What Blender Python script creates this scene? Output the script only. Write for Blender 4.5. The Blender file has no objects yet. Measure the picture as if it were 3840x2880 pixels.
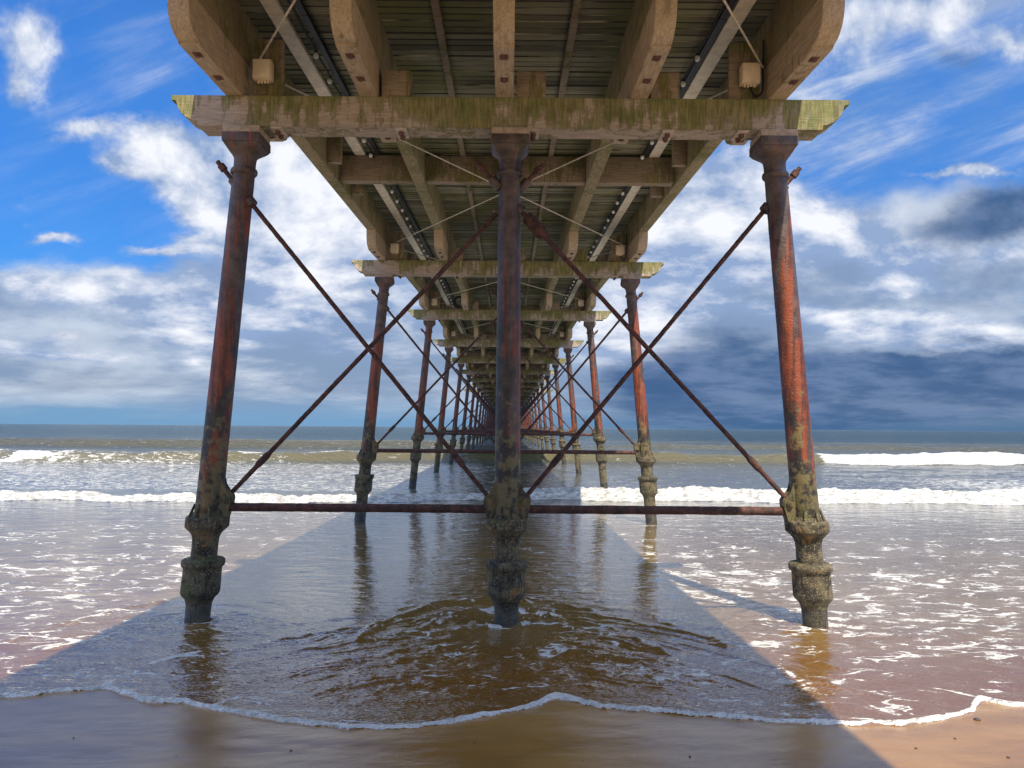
import bpy, bmesh, math, random
import numpy as np
from mathutils import Vector, Matrix

random.seed(7)
rng = np.random.default_rng(11)
scene = bpy.context.scene
COL = scene.collection
PI = math.pi

# ------------------------------------------------------------------ numbers
EYE = 1.95            # camera height above still water
Y0, BAY, NB = 7.2, 8.4, 24
LAT, FWD = -0.135, 0.72     # sideways and forward drift of sunlight per metre of fall


def smooth(a, b, x):
    t = np.clip((x - a) / (b - a), 0.0, 1.0)
    return t * t * (3 - 2 * t)


def rise(y):          # the pier climbs from the beach for two bays, then runs level
    return float(np.interp(y, [-40, Y0, Y0 + 2 * BAY, Y0 + 3 * BAY, 400], [-0.034 * (40 + Y0), 0.0, 0.57, 0.60, 0.60]))


def bent_y(i):
    return Y0 + BAY * i


# ------------------------------------------------------------------ noise on arrays
_T = rng.random((256, 256))


def vnoise(x, y):
    xi = np.floor(x).astype(np.int64)
    yi = np.floor(y).astype(np.int64)
    fx = x - xi
    fy = y - yi
    fx = fx * fx * fx * (fx * (fx * 6 - 15) + 10)
    fy = fy * fy * fy * (fy * (fy * 6 - 15) + 10)
    a = _T[xi & 255, yi & 255]
    b = _T[(xi + 1) & 255, yi & 255]
    c = _T[xi & 255, (yi + 1) & 255]
    d = _T[(xi + 1) & 255, (yi + 1) & 255]
    return (a * (1 - fx) + b * fx) * (1 - fy) + (c * (1 - fx) + d * fx) * fy


def fbm(x, y, octs=4, gain=0.5):
    s = 0.0
    amp = 1.0
    tot = 0.0
    for k in range(octs):
        s = s + amp * vnoise(x * 2 ** k + 17.3 * k, y * 2 ** k + 41.7 * k)
        tot += amp
        amp *= gain
    return s / tot


# ------------------------------------------------------------------ node helpers
class G:
    """tiny wrapper to write node graphs in a few words"""

    def __init__(self, tree):
        self.t = tree
        tree.nodes.clear()

    def n(self, kind, **kw):
        nd = self.t.nodes.new(kind)
        for k, v in kw.items():
            if k.startswith('i_'):
                self.put(nd.inputs[k[2:].replace('_', ' ')], v)
            else:
                setattr(nd, k, v)
        return nd

    def put(self, sock, v):
        if isinstance(v, bpy.types.NodeSocket):
            self.t.links.new(v, sock)
        else:
            if hasattr(sock, 'default_value'):
                if sock.type == 'RGBA' and not isinstance(v, (int, float)) and len(v) == 3:
                    v = (*v, 1.0)
                sock.default_value = v

    def m(self, op, a, b=None, c=None, clamp=False):
        nd = self.t.nodes.new('ShaderNodeMath')
        nd.operation = op
        nd.use_clamp = clamp
        for k, v in enumerate((a, b, c)):
            if v is not None:
                self.put(nd.inputs[k], v)
        return nd.outputs[0]

    def v(self, op, a, b=None, c=None):
        nd = self.t.nodes.new('ShaderNodeVectorMath')
        nd.operation = op
        for k, q in enumerate((a, b, c)):
            if q is not None:
                self.put(nd.inputs[k], q)
        return nd.outputs['Value'] if op in ('DOT_PRODUCT', 'LENGTH') else nd.outputs['Vector']

    def noise(self, vec, scale, detail=4, rough=0.55, dist=0.0, out='Fac'):
        nd = self.t.nodes.new('ShaderNodeTexNoise')
        self.put(nd.inputs['Vector'], vec)
        for k, q in (('Scale', scale), ('Detail', detail), ('Roughness', rough), ('Distortion', dist)):
            self.put(nd.inputs[k], q)
        return nd.outputs[out]

    def ramp(self, x, a, b):           # smoothstep a..b -> 0..1
        nd = self.t.nodes.new('ShaderNodeMapRange')
        nd.interpolation_type = 'SMOOTHSTEP'
        self.put(nd.inputs['Value'], x)
        self.put(nd.inputs['From Min'], a)
        self.put(nd.inputs['From Max'], b)
        return nd.outputs['Result']

    def lerp(self, x, a, b, lo, hi):
        nd = self.t.nodes.new('ShaderNodeMapRange')
        for k, q in (('Value', x), ('From Min', a), ('From Max', b), ('To Min', lo), ('To Max', hi)):
            self.put(nd.inputs[k], q)
        return nd.outputs['Result']

    def mix(self, f, a, b):
        nd = self.t.nodes.new('ShaderNodeMix')
        nd.data_type = 'RGBA'
        self.put(nd.inputs['Factor'], f)
        self.put(nd.inputs[6], a)
        self.put(nd.inputs[7], b)
        return nd.outputs[2]

    def xyz(self, vec):
        nd = self.t.nodes.new('ShaderNodeSeparateXYZ')
        self.put(nd.inputs[0], vec)
        return nd.outputs

    def vec(self, x, y, z):
        nd = self.t.nodes.new('ShaderNodeCombineXYZ')
        for k, q in enumerate((x, y, z)):
            self.put(nd.inputs[k], q)
        return nd.outputs[0]

    def pos(self):
        return self.t.nodes.new('ShaderNodeNewGeometry').outputs['Position']

    def bump(self, h, strength=0.4, dist=0.01, normal=None):
        nd = self.t.nodes.new('ShaderNodeBump')
        self.put(nd.inputs['Strength'], strength)
        self.put(nd.inputs['Distance'], dist)
        self.put(nd.inputs['Height'], h)
        if normal is not None:
            self.put(nd.inputs['Normal'], normal)
        return nd.outputs[0]

    def surf(self, color, rough=0.8, normal=None, **kw):
        nd = self.t.nodes.new('ShaderNodeBsdfPrincipled')
        self.put(nd.inputs['Base Color'], color)
        self.put(nd.inputs['Roughness'], rough)
        if normal is not None:
            self.put(nd.inputs['Normal'], normal)
        for k, q in kw.items():
            self.put(nd.inputs[k.replace('_', ' ')], q)
        return nd.outputs[0]

    def out(self, sh):
        o = self.t.nodes.new('ShaderNodeOutputMaterial')
        self.put(o.inputs['Surface'], sh)


def material(name):
    m = bpy.data.materials.new(name)
    m.use_nodes = True
    return m, G(m.node_tree)


# ------------------------------------------------------------------ materials
def timber(name, bare, moss, dark, axis, moss_amt, grain=1.0, band=None):
    """weathered timber: bare patches, moss, drip streaks, grain along an axis (0 x, 1 y)"""
    m, g = material(name)
    p = g.pos()
    x, y, z = g.xyz(p)
    st = g.vec(g.m('MULTIPLY', x, 1.0 if axis == 0 else 9.0), g.m('MULTIPLY', y, 9.0 if axis == 0 else 1.0), g.m('MULTIPLY', z, 9.0))
    gr = g.noise(st, 6.0 * grain, 5, 0.65)
    drip = g.noise(g.vec(g.m('MULTIPLY', x, 7.0), g.m('MULTIPLY', y, 7.0), g.m('MULTIPLY', z, 0.9)), 2.0, 4, 0.6)
    big = g.noise(p, 1.5, 5, 0.62, 0.4)
    blot = g.noise(p, 6.0, 4, 0.6)
    mm = g.m('ADD', g.m('MULTIPLY', big, 0.62), g.m('MULTIPLY', drip, 0.42))
    if band:            # damp upper half of the piece carries more moss
        oz = g.xyz(g.n('ShaderNodeTexCoord').outputs['Object'])[2]
        mm = g.m('ADD', mm, g.lerp(oz, band[0], band[1], -0.05, 0.055))
    mk = g.ramp(mm, 0.56 - moss_amt, 0.64 - moss_amt)
    c = g.mix(g.ramp(gr, 0.3, 0.7), [q * 0.72 for q in bare], [q * 1.15 for q in bare])
    mossc = g.mix(g.ramp(blot, 0.35, 0.65), moss, [moss[0] * 0.55, moss[1] * 0.72, moss[2] * 0.6])
    mossc = g.mix(g.ramp(drip, 0.5, 0.72), mossc, [moss[0] * 1.25, moss[1] * 1.12, moss[2] * 1.2])
    mossc = g.mix(g.m('MULTIPLY', g.ramp(g.noise(p, 2.7, 4, 0.6), 0.45, 0.65), 0.6), mossc, (0.27, 0.23, 0.135))
    lines = g.noise(g.vec(g.m('MULTIPLY', x, 45.0 if axis == 0 else 4.0), g.m('MULTIPLY', y, 4.0 if axis == 0 else 45.0), g.m('MULTIPLY', z, 5.0)), 1.0, 4, 0.65)
    mossc = g.mix(g.m('MULTIPLY', g.ramp(lines, 0.56, 0.40), 0.65), mossc, [q * 0.42 for q in moss])
    c = g.mix(mk, c, mossc)
    rim = g.m('MULTIPLY', g.ramp(g.m('ABSOLUTE', g.m('SUBTRACT', mk, 0.4)), 0.4, 0.0), 0.45)
    c = g.mix(rim, c, dark)
    dk = g.ramp(g.noise(g.vec(g.m('MULTIPLY', x, 3.0), g.m('MULTIPLY', y, 3.0), z), 1.7, 5, 0.65), 0.56, 0.74)
    c = g.mix(g.m('MULTIPLY', dk, 0.7), c, dark)
    crack = g.ramp(gr, 0.34, 0.24)
    c = g.mix(g.m('MULTIPLY', crack, 0.5), c, [q * 0.4 for q in dark])
    nrm = g.bump(g.m('ADD', gr, g.m('MULTIPLY', blot, 0.6)), 0.55, 0.012)
    g.out(g.surf(c, 0.82, nrm))
    return m


M_BEAM = timber('weathered crossbeam timber', (0.37, 0.31, 0.25), (0.205, 0.195, 0.075), (0.115, 0.10, 0.045), 0, 0.10, 1.0, (4.78, 5.02))
M_CORB = timber('corbel timber', (0.42, 0.33, 0.225), (0.25, 0.215, 0.065), (0.15, 0.115, 0.06), 1, -0.02)
M_STRG = timber('stringer timber', (0.27, 0.22, 0.12), (0.20, 0.185, 0.055), (0.10, 0.09, 0.04), 1, 0.05)
M_BRDG = timber('bridging timber', (0.28, 0.22, 0.155), (0.19, 0.175, 0.06), (0.10, 0.085, 0.045), 0, 0.03)


Y_START, Y_END = bent_y(-2), bent_y(NB - 1) + 1.5


def boards():
    m, g = material('underside deck boards')
    p = g.pos()
    x, y, z = g.xyz(p)
    bi = g.m('FLOOR', g.m('DIVIDE', g.m('SUBTRACT', y, Y_START - 1.0), 0.125))
    wn = g.t.nodes.new('ShaderNodeTexWhiteNoise')
    wn.noise_dimensions = '1D'
    g.put(wn.inputs['W'], bi)
    r = wn.outputs['Value']
    st = g.vec(g.m('ADD', g.m('MULTIPLY', x, 0.9), g.m('MULTIPLY', r, 37.0)), g.m('MULTIPLY', y, 14.0), z)
    gr = g.noise(st, 3.0, 5, 0.65)
    big = g.noise(p, 0.9, 4, 0.6)
    c = g.mix(r, (0.085, 0.082, 0.05), (0.31, 0.295, 0.19))
    c = g.mix(g.m('MULTIPLY', g.ramp(gr, 0.5, 0.36), 0.5), c, [0.085, 0.075, 0.042])
    c = g.mix(g.ramp(big, 0.45, 0.65), c, (0.16, 0.165, 0.055))
    c = g.mix(g.m('MULTIPLY', g.ramp(gr, 0.62, 0.72), 0.6), c, (0.48, 0.39, 0.21))
    fr = g.m('FRACT', g.m('DIVIDE', g.m('SUBTRACT', y, Y_START - 1.0), 0.125))
    worn = g.m('MULTIPLY', g.ramp(g.m('ABSOLUTE', g.m('SUBTRACT', fr, 0.43)), 0.34, 0.42), g.ramp(g.noise(g.vec(x, g.m('MULTIPLY', bi, 3.7), 0.0), 0.8, 3), 0.5, 0.62))
    c = g.mix(g.m('MULTIPLY', worn, 0.75), c, (0.52, 0.43, 0.24))
    joint = g.ramp(g.m('ABSOLUTE', g.m('SUBTRACT', fr, 0.43)), 0.33, 0.43)
    c = g.mix(g.m('MULTIPLY', joint, g.lerp(worn, 0, 1, 0.85, 0.0)), c, (0.025, 0.022, 0.014))
    g.out(g.surf(c, 0.85, g.bump(gr, 0.4, 0.01)))
    return m


M_BOARD = boards()


def iron(name, z_lo):
    """rusted cast iron; weed and barnacles below z_lo (world height above the sea)"""
    m, g = material(name)
    p = g.pos()
    x, y, z = g.xyz(p)
    stretched = g.vec(g.m('MULTIPLY', x, 6.5), g.m('MULTIPLY', y, 1.7), g.m('MULTIPLY', z, 0.42))
    a = g.noise(stretched, 1.5, 5, 0.6, 0.3)
    b = g.noise(p, 9.0, 5, 0.65)
    f = g.noise(p, 55.0, 3, 0.6)
    k = g.noise(g.vec(x, y, g.m('MULTIPLY', z, 0.35)), 3.3, 4, 0.6)
    grey = g.mix(g.ramp(b, 0.35, 0.65), (0.05, 0.036, 0.032), (0.11, 0.077, 0.066))
    sv = g.noise(g.vec(g.m('MULTIPLY', x, 16.0), g.m('MULTIPLY', y, 6.0), g.m('MULTIPLY', z, 0.9)), 1.3, 5, 0.62)
    red = g.mix(g.ramp(g.m('ADD', g.m('MULTIPLY', sv, 0.75), g.m('MULTIPLY', b, 0.25)), 0.40, 0.58), (0.065, 0.022, 0.012), (0.235, 0.05, 0.016))
    dark = g.mix(g.ramp(b, 0.4, 0.6), (0.022, 0.018, 0.014), (0.052, 0.042, 0.027))
    hz = g.m('ADD', g.m('ADD', g.lerp(z, 2.7, 4.4, -0.005, 0.18), g.m('MULTIPLY', g.ramp(g.m('ABSOLUTE', x), 0.5, 0.1), 0.06)), g.lerp(z, 2.2, 1.3, 0.0, 0.05))
    c = g.mix(g.ramp(g.m('SUBTRACT', a, hz), 0.39, 0.45), grey, red)
    low = g.m('ADD', g.lerp(z, 1.2, 2.8, 0.13, -0.09), g.m('MULTIPLY', g.ramp(g.m('ABSOLUTE', x), 0.5, 0.1), 0.07))
    c = g.mix(g.ramp(g.m('ADD', k, low), 0.52, 0.60), c, dark)
    olive = g.mix(g.ramp(b, 0.4, 0.62), (0.10, 0.09, 0.03), (0.17, 0.13, 0.05))
    c = g.mix(g.m('MULTIPLY', g.ramp(g.m('ADD', b, g.lerp(z, 1.0, 2.6, 0.12, -0.16)), 0.47, 0.58), 0.8), c, olive)
    c = g.mix(g.m('MULTIPLY', g.ramp(f, 0.6, 0.7), 0.35), c, (0.02, 0.016, 0.014))
    c = g.mix(g.m('MULTIPLY', g.ramp(f, 0.36, 0.28), 0.3), c, (0.30, 0.22, 0.17))
    nrm = g.bump(g.m('ADD', g.m('MULTIPLY', f, 0.7), b), 0.7, 0.012)
    g.out(g.surf(c, 0.5, nrm))
    return m


M_IRON = iron('rusted cast iron', 1.2)


def fouled():
    m, g = material('barnacled iron footing')
    p = g.pos()
    x, y, z = g.xyz(p)
    b = g.noise(p, 7.0, 6, 0.7)
    f = g.noise(p, 60.0, 3, 0.6)
    vor = g.n('ShaderNodeTexVoronoi', i_Scale=75.0)
    g.put(vor.inputs['Vector'], p)
    c = g.mix(g.ramp(b, 0.38, 0.60), (0.026, 0.022, 0.015), (0.14, 0.112, 0.06))
    c = g.mix(g.ramp(g.noise(p, 4.0, 4, 0.6), 0.58, 0.67), c, (0.085, 0.092, 0.028))
    c = g.mix(g.m('MULTIPLY', g.ramp(g.noise(p, 5.5, 4, 0.6, 0.5), 0.60, 0.68), 0.8), c, (0.30, 0.15, 0.035))
    c = g.mix(g.m('MULTIPLY', g.ramp(f, 0.56, 0.66), 0.7), c, (0.34, 0.29, 0.19))
    st = g.noise(g.vec(g.m('MULTIPLY', x, 6.0), g.m('MULTIPLY', y, 6.0), z), 5.0, 3, 0.6)
    c = g.mix(g.m('MULTIPLY', g.ramp(st, 0.58, 0.66), 0.85), c, (0.018, 0.018, 0.013))
    wet = g.ramp(z, 0.34, 0.16)
    c = g.mix(g.m('MULTIPLY', wet, 0.55), c, (0.03, 0.028, 0.022))
    h = g.m('SUBTRACT', g.m('MULTIPLY', b, 1.5), g.m('MULTIPLY', vor.outputs['Distance'], 0.6))
    g.out(g.surf(c, g.lerp(wet, 0, 1, 0.85, 0.3), g.bump(h, 0.9, 0.013)))
    return m


M_FOUL = fouled()


def rod():
    m, g = material('flaking rusted rod')
    p = g.pos()
    b = g.noise(p, 14.0, 5, 0.65)
    f = g.noise(p, 70.0, 3, 0.6)
    c = g.mix(g.ramp(b, 0.36, 0.66), (0.028, 0.015, 0.013), (0.11, 0.042, 0.03))
    c = g.mix(g.m('MULTIPLY', g.ramp(f, 0.55, 0.68), 0.6), c, (0.27, 0.11, 0.05))
    g.out(g.surf(c, 0.75, g.bump(g.m('ADD', b, f), 0.9, 0.012)))
    return m


M_ROD = rod()


def plain(name, col, rough=0.6, var=0.25, scale=14.0, **kw):
    m, g = material(name)
    b = g.noise(g.pos(), scale, 5, 0.65)
    c = g.mix(g.ramp(b, 0.3, 0.7), [q * (1 - var) for q in col], [min(1, q * (1 + var)) for q in col])
    g.out(g.surf(c, rough, g.bump(b, 0.25, 0.006), **kw))
    return m


M_TRAY = plain('weathered pale conduit cover', (0.86, 0.77, 0.60), 0.6, 0.14, 9.0)
M_BOX = plain('pale grey plastic box', (0.74, 0.62, 0.45), 0.5, 0.12, 5.0)
M_CABLE = plain('black rubber cable', (0.018, 0.018, 0.02), 0.5, 0.2)
M_BULB = plain('clear bulb glass', (0.85, 0.85, 0.82), 0.08, 0.05, 3.0, Coat_Weight=0.6)
M_WIRE = plain('galvanised tie rod', (0.50, 0.45, 0.37), 0.55, 0.25, 22.0)
M_BOLT = plain('rusty bolt', (0.11, 0.05, 0.04), 0.75, 0.4, 60.0)
M_PLATE = plain('pale bolt plate', (0.42, 0.36, 0.29), 0.7, 0.3, 25.0)
M_BLOCK = plain('dry bearing timber', (0.34, 0.27, 0.21), 0.8, 0.25, 20.0)
M_STONE = plain('dark pebble', (0.045, 0.04, 0.036), 0.5, 0.3, 30.0)


# ------------------------------------------------------------------ mesh helper
class MB:
    def __init__(self):
        self.bm = bmesh.new()

    def box(self, x0, x1, y0, y1, z0, z1, bevel=0.0, zoff=None):
        r = bmesh.ops.create_cube(self.bm, size=1.0)
        vs = r['verts']
        for v in vs:
            v.co = Vector(((x0 + x1) / 2 + v.co.x * (x1 - x0), (y0 + y1) / 2 + v.co.y * (y1 - y0), (z0 + z1) / 2 + v.co.z * (z1 - z0)))
        if bevel:
            es = {e for v in vs for e in v.link_edges}
            bmesh.ops.bevel(self.bm, geom=list(es), offset=bevel, segments=2, affect='EDGES', profile=0.6)
        return self

    def prism(self, pts, a0, a1, axis, bevel=0.0):
        """outline pts extruded from a0 to a1 along axis ('y': pts are x,z; 'x': pts are y,z)"""
        def P(p, a):
            return (p[0], a, p[1]) if axis == 'y' else (a, p[0], p[1])
        A = [self.bm.verts.new(P(p, a0)) for p in pts]
        B = [self.bm.verts.new(P(p, a1)) for p in pts]
        n = len(pts)
        fs = [self.bm.faces.new(A), self.bm.faces.new(B[::-1])]
        for k in range(n):
            fs.append(self.bm.faces.new((A[k], B[k], B[(k + 1) % n], A[(k + 1) % n])))
        if bevel:
            es = {e for f in fs[:2] for e in f.edges}
            bmesh.ops.bevel(self.bm, geom=list(es), offset=bevel, segments=2, affect='EDGES')
        return self

    def lathe(self, prof, seg=28, cx=lambda z: 0.0, cy=0.0, cap=True, rough=0.0, step=None, seed=0.0):
        if step:
            zz = []
            for (r0, z0), (r1, z1) in zip(prof[:-1], prof[1:]):
                k = max(1, int(abs(z1 - z0) / step))
                for j in range(k):
                    t = j / k
                    zz.append((r0 + (r1 - r0) * t, z0 + (z1 - z0) * t))
            zz.append(prof[-1])
            prof = zz
        rings = []
        for r, z in prof:
            ring = []
            for k in range(seg):
                a = 2 * PI * k / seg
                rr = r
                if rough:
                    nz = float(fbm(np.array([k * 0.9 + seed + 50 * (1 if k < 0 else 0)]), np.array([z * 28.0 + seed]), 3)[0]) - 0.5
                    nz = nz * min(1.0, 4.0 * min(k, seg - k) / seg + 0.15)
                    rr = r + nz * rough * 2
                ring.append(self.bm.verts.new((cx(z) + rr * math.cos(a), cy + rr * math.sin(a), z)))
            rings.append(ring)
        for A, B in zip(rings[:-1], rings[1:]):
            for k in range(seg):
                q = (k + 1) % seg
                self.bm.faces.new((A[k], A[q], B[q], B[k]))
        if cap:
            self.bm.faces.new(rings[0][::-1])
            self.bm.faces.new(rings[-1])
        return self

    def tube(self, p0, p1, r, seg=10, step=0.0, rough=0.0, seed=0.0, radii=None):
        p0, p1 = Vector(p0), Vector(p1)
        d = p1 - p0
        L = d.length
        u = d.normalized()
        w = u.cross(Vector((0, 1, 0)))
        if w.length < 0.1:
            w = u.cross(Vector((1, 0, 0)))
        w.normalize()
        t = u.cross(w)
        n = max(1, int(L / step)) if step else 1
        rings = []
        for j in range(n + 1):
            s = j / n
            rr = radii(s * L) if radii else r
            ring = []
            for k in range(seg):
                a = 2 * PI * k / seg
                q = rr
                if rough:
                    q += (float(vnoise(np.array([j * 0.8 + seed]), np.array([k * 1.3 + seed]))[0]) - 0.5) * 2 * rough
                ring.append(self.bm.verts.new(p0 + d * s + (w * math.cos(a) + t * math.sin(a)) * q))
            rings.append(ring)
        for A, B in zip(rings[:-1], rings[1:]):
            for k in range(seg):
                q = (k + 1) % seg
                self.bm.faces.new((A[k], A[q], B[q], B[k]))
        self.bm.faces.new(rings[0][::-1])
        self.bm.faces.new(rings[-1])
        return self

    def ball(self, c, r, u=10, v=8, sz=1.0):
        q = bmesh.ops.create_uvsphere(self.bm, u_segments=u, v_segments=v, radius=r)
        for w in q['verts']:
            w.co = Vector((w.co.x, w.co.y, w.co.z * sz)) + Vector(c)
        return self

    def shift(self, f):
        for v in self.bm.verts:
            v.co = Vector(f(v.co))
        return self

    def mesh(self, name, mat, smooth_angle=35):
        me = bpy.data.meshes.new(name)
        bmesh.ops.recalc_face_normals(self.bm, faces=self.bm.faces[:])
        self.bm.to_mesh(me)
        self.bm.free()
        me.materials.append(mat)
        if smooth_angle:
            me.shade_smooth()
            me.set_sharp_from_angle(angle=math.radians(smooth_angle))
        return me


def link(name, me, parent=None):
    o = bpy.data.objects.new(name, me)
    COL.objects.link(o)
    if parent is not None:
        o.parent = parent
    return o


def tag(o, label=None, cat=None, group=None, kind=None):
    if label:
        o['label'] = label
    if cat:
        o['category'] = cat
    if group:
        o['group'] = group
    if kind:
        o['kind'] = kind
    return o


def climb(v):          # lifts a point of the deck with the slope of the pier
    return (v.x, v.y, v.z + rise(v.y))


# ================================================================== TRESTLE
PILE_Y = 0.14


def pile_axis(s):
    return (lambda z: s * (2.95 - 0.097 * (z - 0.1))) if s else (lambda z: 0.0)


EAR = [(1.50, 0.100), (1.43, 0.106), (1.385, 0.118), (1.35, 0.142), (1.325, 0.175), (1.308, 0.205), (1.28, 0.222), (1.245, 0.226), (1.21, 0.220), (1.16, 0.207), (1.09, 0.193), (1.04, 0.188)]


def pile_meshes(s):
    ax = pile_axis(s)
    sd = 3.1 + s * 11.0
    R = []
    # shaft
    R.append(('pile', MB().lathe([(0.128, 1.05), (0.122, 1.5), (0.103, 4.30), (0.101, 4.46)], 30, ax, PILE_Y, True, 0.0022, 0.035, sd).mesh('pile', M_IRON), None))
    # collar ring
    R.append(('collar', MB().lathe([(0.104, 4.335), (0.116, 4.34), (0.124, 4.352), (0.124, 4.372), (0.117, 4.39), (0.103, 4.398)], 30, ax, PILE_Y, False).mesh('collar', M_IRON), 0))
    # capital: square head on a hollow-curved neck
    m = MB()
    c = ax(4.6)
    neck = [(0.101, 4.445), (0.103, 4.475), (0.108, 4.50), (0.118, 4.525), (0.134, 4.55), (0.153, 4.573), (0.17, 4.595), (0.17, 4.605)]
    rings = []
    for r, z in neck:
        ring = []
        t = min(1.0, max(0.0, (z - 4.50) / 0.095)) ** 1.5
        for k in range(32):
            a = 2 * PI * k / 32
            ca, sa = math.cos(a), math.sin(a)
            q = 0.168 / max(abs(ca), abs(sa))
            q = min(q, 0.232)
            rr = r * (1 - t) + q * t
            ring.append(m.bm.verts.new((ax(z) + rr * ca, PILE_Y + rr * sa, z)))
        rings.append(ring)
    for A, B in zip(rings[:-1], rings[1:]):
        for k in range(32):
            m.bm.faces.new((A[k], A[(k + 1) % 32], B[(k + 1) % 32], B[k]))
    m.box(c - 0.178, c + 0.178, PILE_Y - 0.178, PILE_Y + 0.178, 4.603, 4.692, 0.014)
    R.append(('capital', m.mesh('capital', M_IRON), 0))
    R.append(('bearing_block', MB().box(c - 0.172, c + 0.172, PILE_Y - 0.165, PILE_Y + 0.165, 4.690, 4.7545, 0.006).mesh('bearing_block', M_BLOCK), 0))
    # socketed foot
    prof = [(0.115, -2.4), (0.115, 0.16), (0.118, 0.25), (0.135, 0.30), (0.168, 0.335), (0.180, 0.36), (0.178, 0.45), (0.175, 0.585), (0.180, 0.60), (0.196, 0.612), (0.200, 0.64), (0.196, 0.668), (0.180, 0.68), (0.122, 0.686), (0.119, 0.78), (0.121, 0.87), (0.135, 0.915), (0.165, 0.95), (0.192, 0.975), (0.200, 0.985), (0.200, 1.075), (0.188, 1.086), (0.150, 1.088), (0.140, 1.12)]
    m = MB().lathe(prof, 36, ax, PILE_Y, True, 0.0014, 0.022, sd + 5)
    for k in range(8):           # stiffening ribs on the flange
        a = 2 * PI * (k + 0.5) / 8
        cx = ax(1.13)
        m.tube((cx + 0.172 * math.cos(a), PILE_Y + 0.172 * math.sin(a), 1.08), (cx + 0.118 * math.cos(a), PILE_Y + 0.118 * math.sin(a), 1.20), 0.013, 6)
    R.append(('pile_foot', m.mesh('pile_foot', M_FOUL, 50), 0))
    # ears that take the rods
    sides = [-1, 1] if s == 0 else [-s]
    for e in sides:
        pts = [(ax(z) + e * w, z) for z, w in EAR] + [(ax(z) - e * 0.02, z) for z, w in EAR[::-1]]
        m = MB().prism(pts, PILE_Y - 0.06, PILE_Y + 0.06, 'y', 0.012)
        px = ax(1.245) + e * 0.165
        m.tube((px, PILE_Y - 0.085, 1.245), (px, PILE_Y + 0.085, 1.245), 0.034, 8)
        m.tube((px, PILE_Y - 0.105, 1.245), (px, PILE_Y - 0.08, 1.245), 0.02, 8)
        R.append(('ear_bracket', m.mesh('ear_bracket', M_IRON), 0))
    return R


def brace_meshes(p_low, p_hi, end, sd):
    """p_low at the pin of an ear, p_hi where the rod enters the pile, end where it sticks out beyond"""
    p_low, p_hi, end = Vector(p_low), Vector(p_hi), Vector(end)
    L = (end - p_low).length

    def rad(s):
        if 0.42 < s < 0.56:
            return 0.033
        return 0.0225
    R = [('brace_rod', MB().tube(p_low, end, 0.022, 9, 0.03, 0.0018, sd, rad).mesh('brace_rod', M_ROD, 60), None)]
    u = (end - p_low).normalized()
    nb = end - u * 0.075
    R.append(('nut', MB().tube(nb - u * 0.03, nb + u * 0.03, 0.036, 6).mesh('nut', M_ROD), 0))
    R.append(('boss', MB().tube(p_hi - u * 0.035, p_hi + u * 0.03, 0.052, 14).mesh('boss', M_IRON), 0))
    far = end - u * 0.24
    R.append(('boss', MB().tube(far - u * 0.10, far + u * 0.02, 0.045, 12).mesh('boss', M_IRON), 0))
    return R


def crossbeam_mesh(half):
    e = [(0, 0), (0, -0.047), (-0.047, -0.047), (-0.051, -0.075), (-0.060, -0.11), (-0.075, -0.145), (-0.097, -0.175), (-0.127, -0.203), (-0.165, -0.222), (-0.205, -0.232), (-0.245, -0.236), (-0.245, -0.285)]
    pts = [(half + a, 5.04 + b) for a, b in e] + [(-half - a, 5.04 + b) for a, b in e[::-1]]
    return MB().prism(pts, 0.0, 0.27, 'y', 0.004).mesh('crossbeam', M_BEAM)


STR_X = [-2.585, -1.325, -0.055, 1.205, 2.505]     # centres of the five stringers / corbels
SW = 0.085


def bolt_plate_mesh():
    m = MB()
    m.box(-0.055, 0.055, 0.01, 0.26, 4.742, 4.7545, 0.002)
    return m.mesh('bolt_plate', M_PLATE)


def bolt_pair_mesh():
    m = MB()
    m.tube((0, 0, 4.712), (0, 0, 4.743), 0.026, 6)
    m.tube((0, 0, 4.700), (0, 0, 4.7125), 0.014, 6)
    return m.mesh('bolt', M_BOLT)


PROTO = []         # (name, mesh, index of parent part or None, location)


def add_group(lst):
    base = len(PROTO)
    for nm, me, par in lst:
        PROTO.append((nm, me, None if par is None else base + par, (0, 0, 0)))


for s in (-1, 0, 1):
    add_group(pile_meshes(s))
for s in (-1, 1):
    oa, ob = pile_axis(s)(1.245) - s * 0.165, pile_axis(s)(4.06)
    # from the outer ear up to the centre pile
    lo = Vector((oa, PILE_Y - 0.03 * s, 1.27))
    hi = Vector((s * 0.10, PILE_Y - 0.03 * s, 4.02))
    u = (hi - lo).normalized()
    add_group(brace_meshes(lo, hi, hi + u * 0.62, 3 + s))
    # from the centre ear up to the outer pile
    lo = Vector((s * 0.165, PILE_Y + 0.03 * s, 1.27))
    hi = Vector((ob - s * 0.105, PILE_Y + 0.03 * s, 4.07))
    u = (hi - lo).normalized()
    add_group(brace_meshes(lo, hi, hi + u * 0.50, 9 + s))
    add_group([('tie_bar', MB().tube((s * 0.19, PILE_Y, 1.17), (pile_axis(s)(1.17) - s * 0.19, PILE_Y, 1.17), 0.041, 14, 0.035, 0.002, 21 + s).mesh('tie_bar', M_ROD, 60), None)])
CROSS = crossbeam_mesh(3.175)
CROSS_WIDE = crossbeam_mesh(4.4)
CB = len(PROTO)
PROTO.append(('crossbeam', CROSS, None, (0, 0, 0)))
BP, BQ = bolt_plate_mesh(), bolt_pair_mesh()
for x in (-2.20, -1.03, 0.22, 1.49, 2.19):
    PROTO.append(('bolt_plate', BP, CB, (x, 0, 0)))
    for yy in (0.085, 0.185):
        PROTO.append(('bolt', BQ, CB, (x, yy, 0)))

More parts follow.
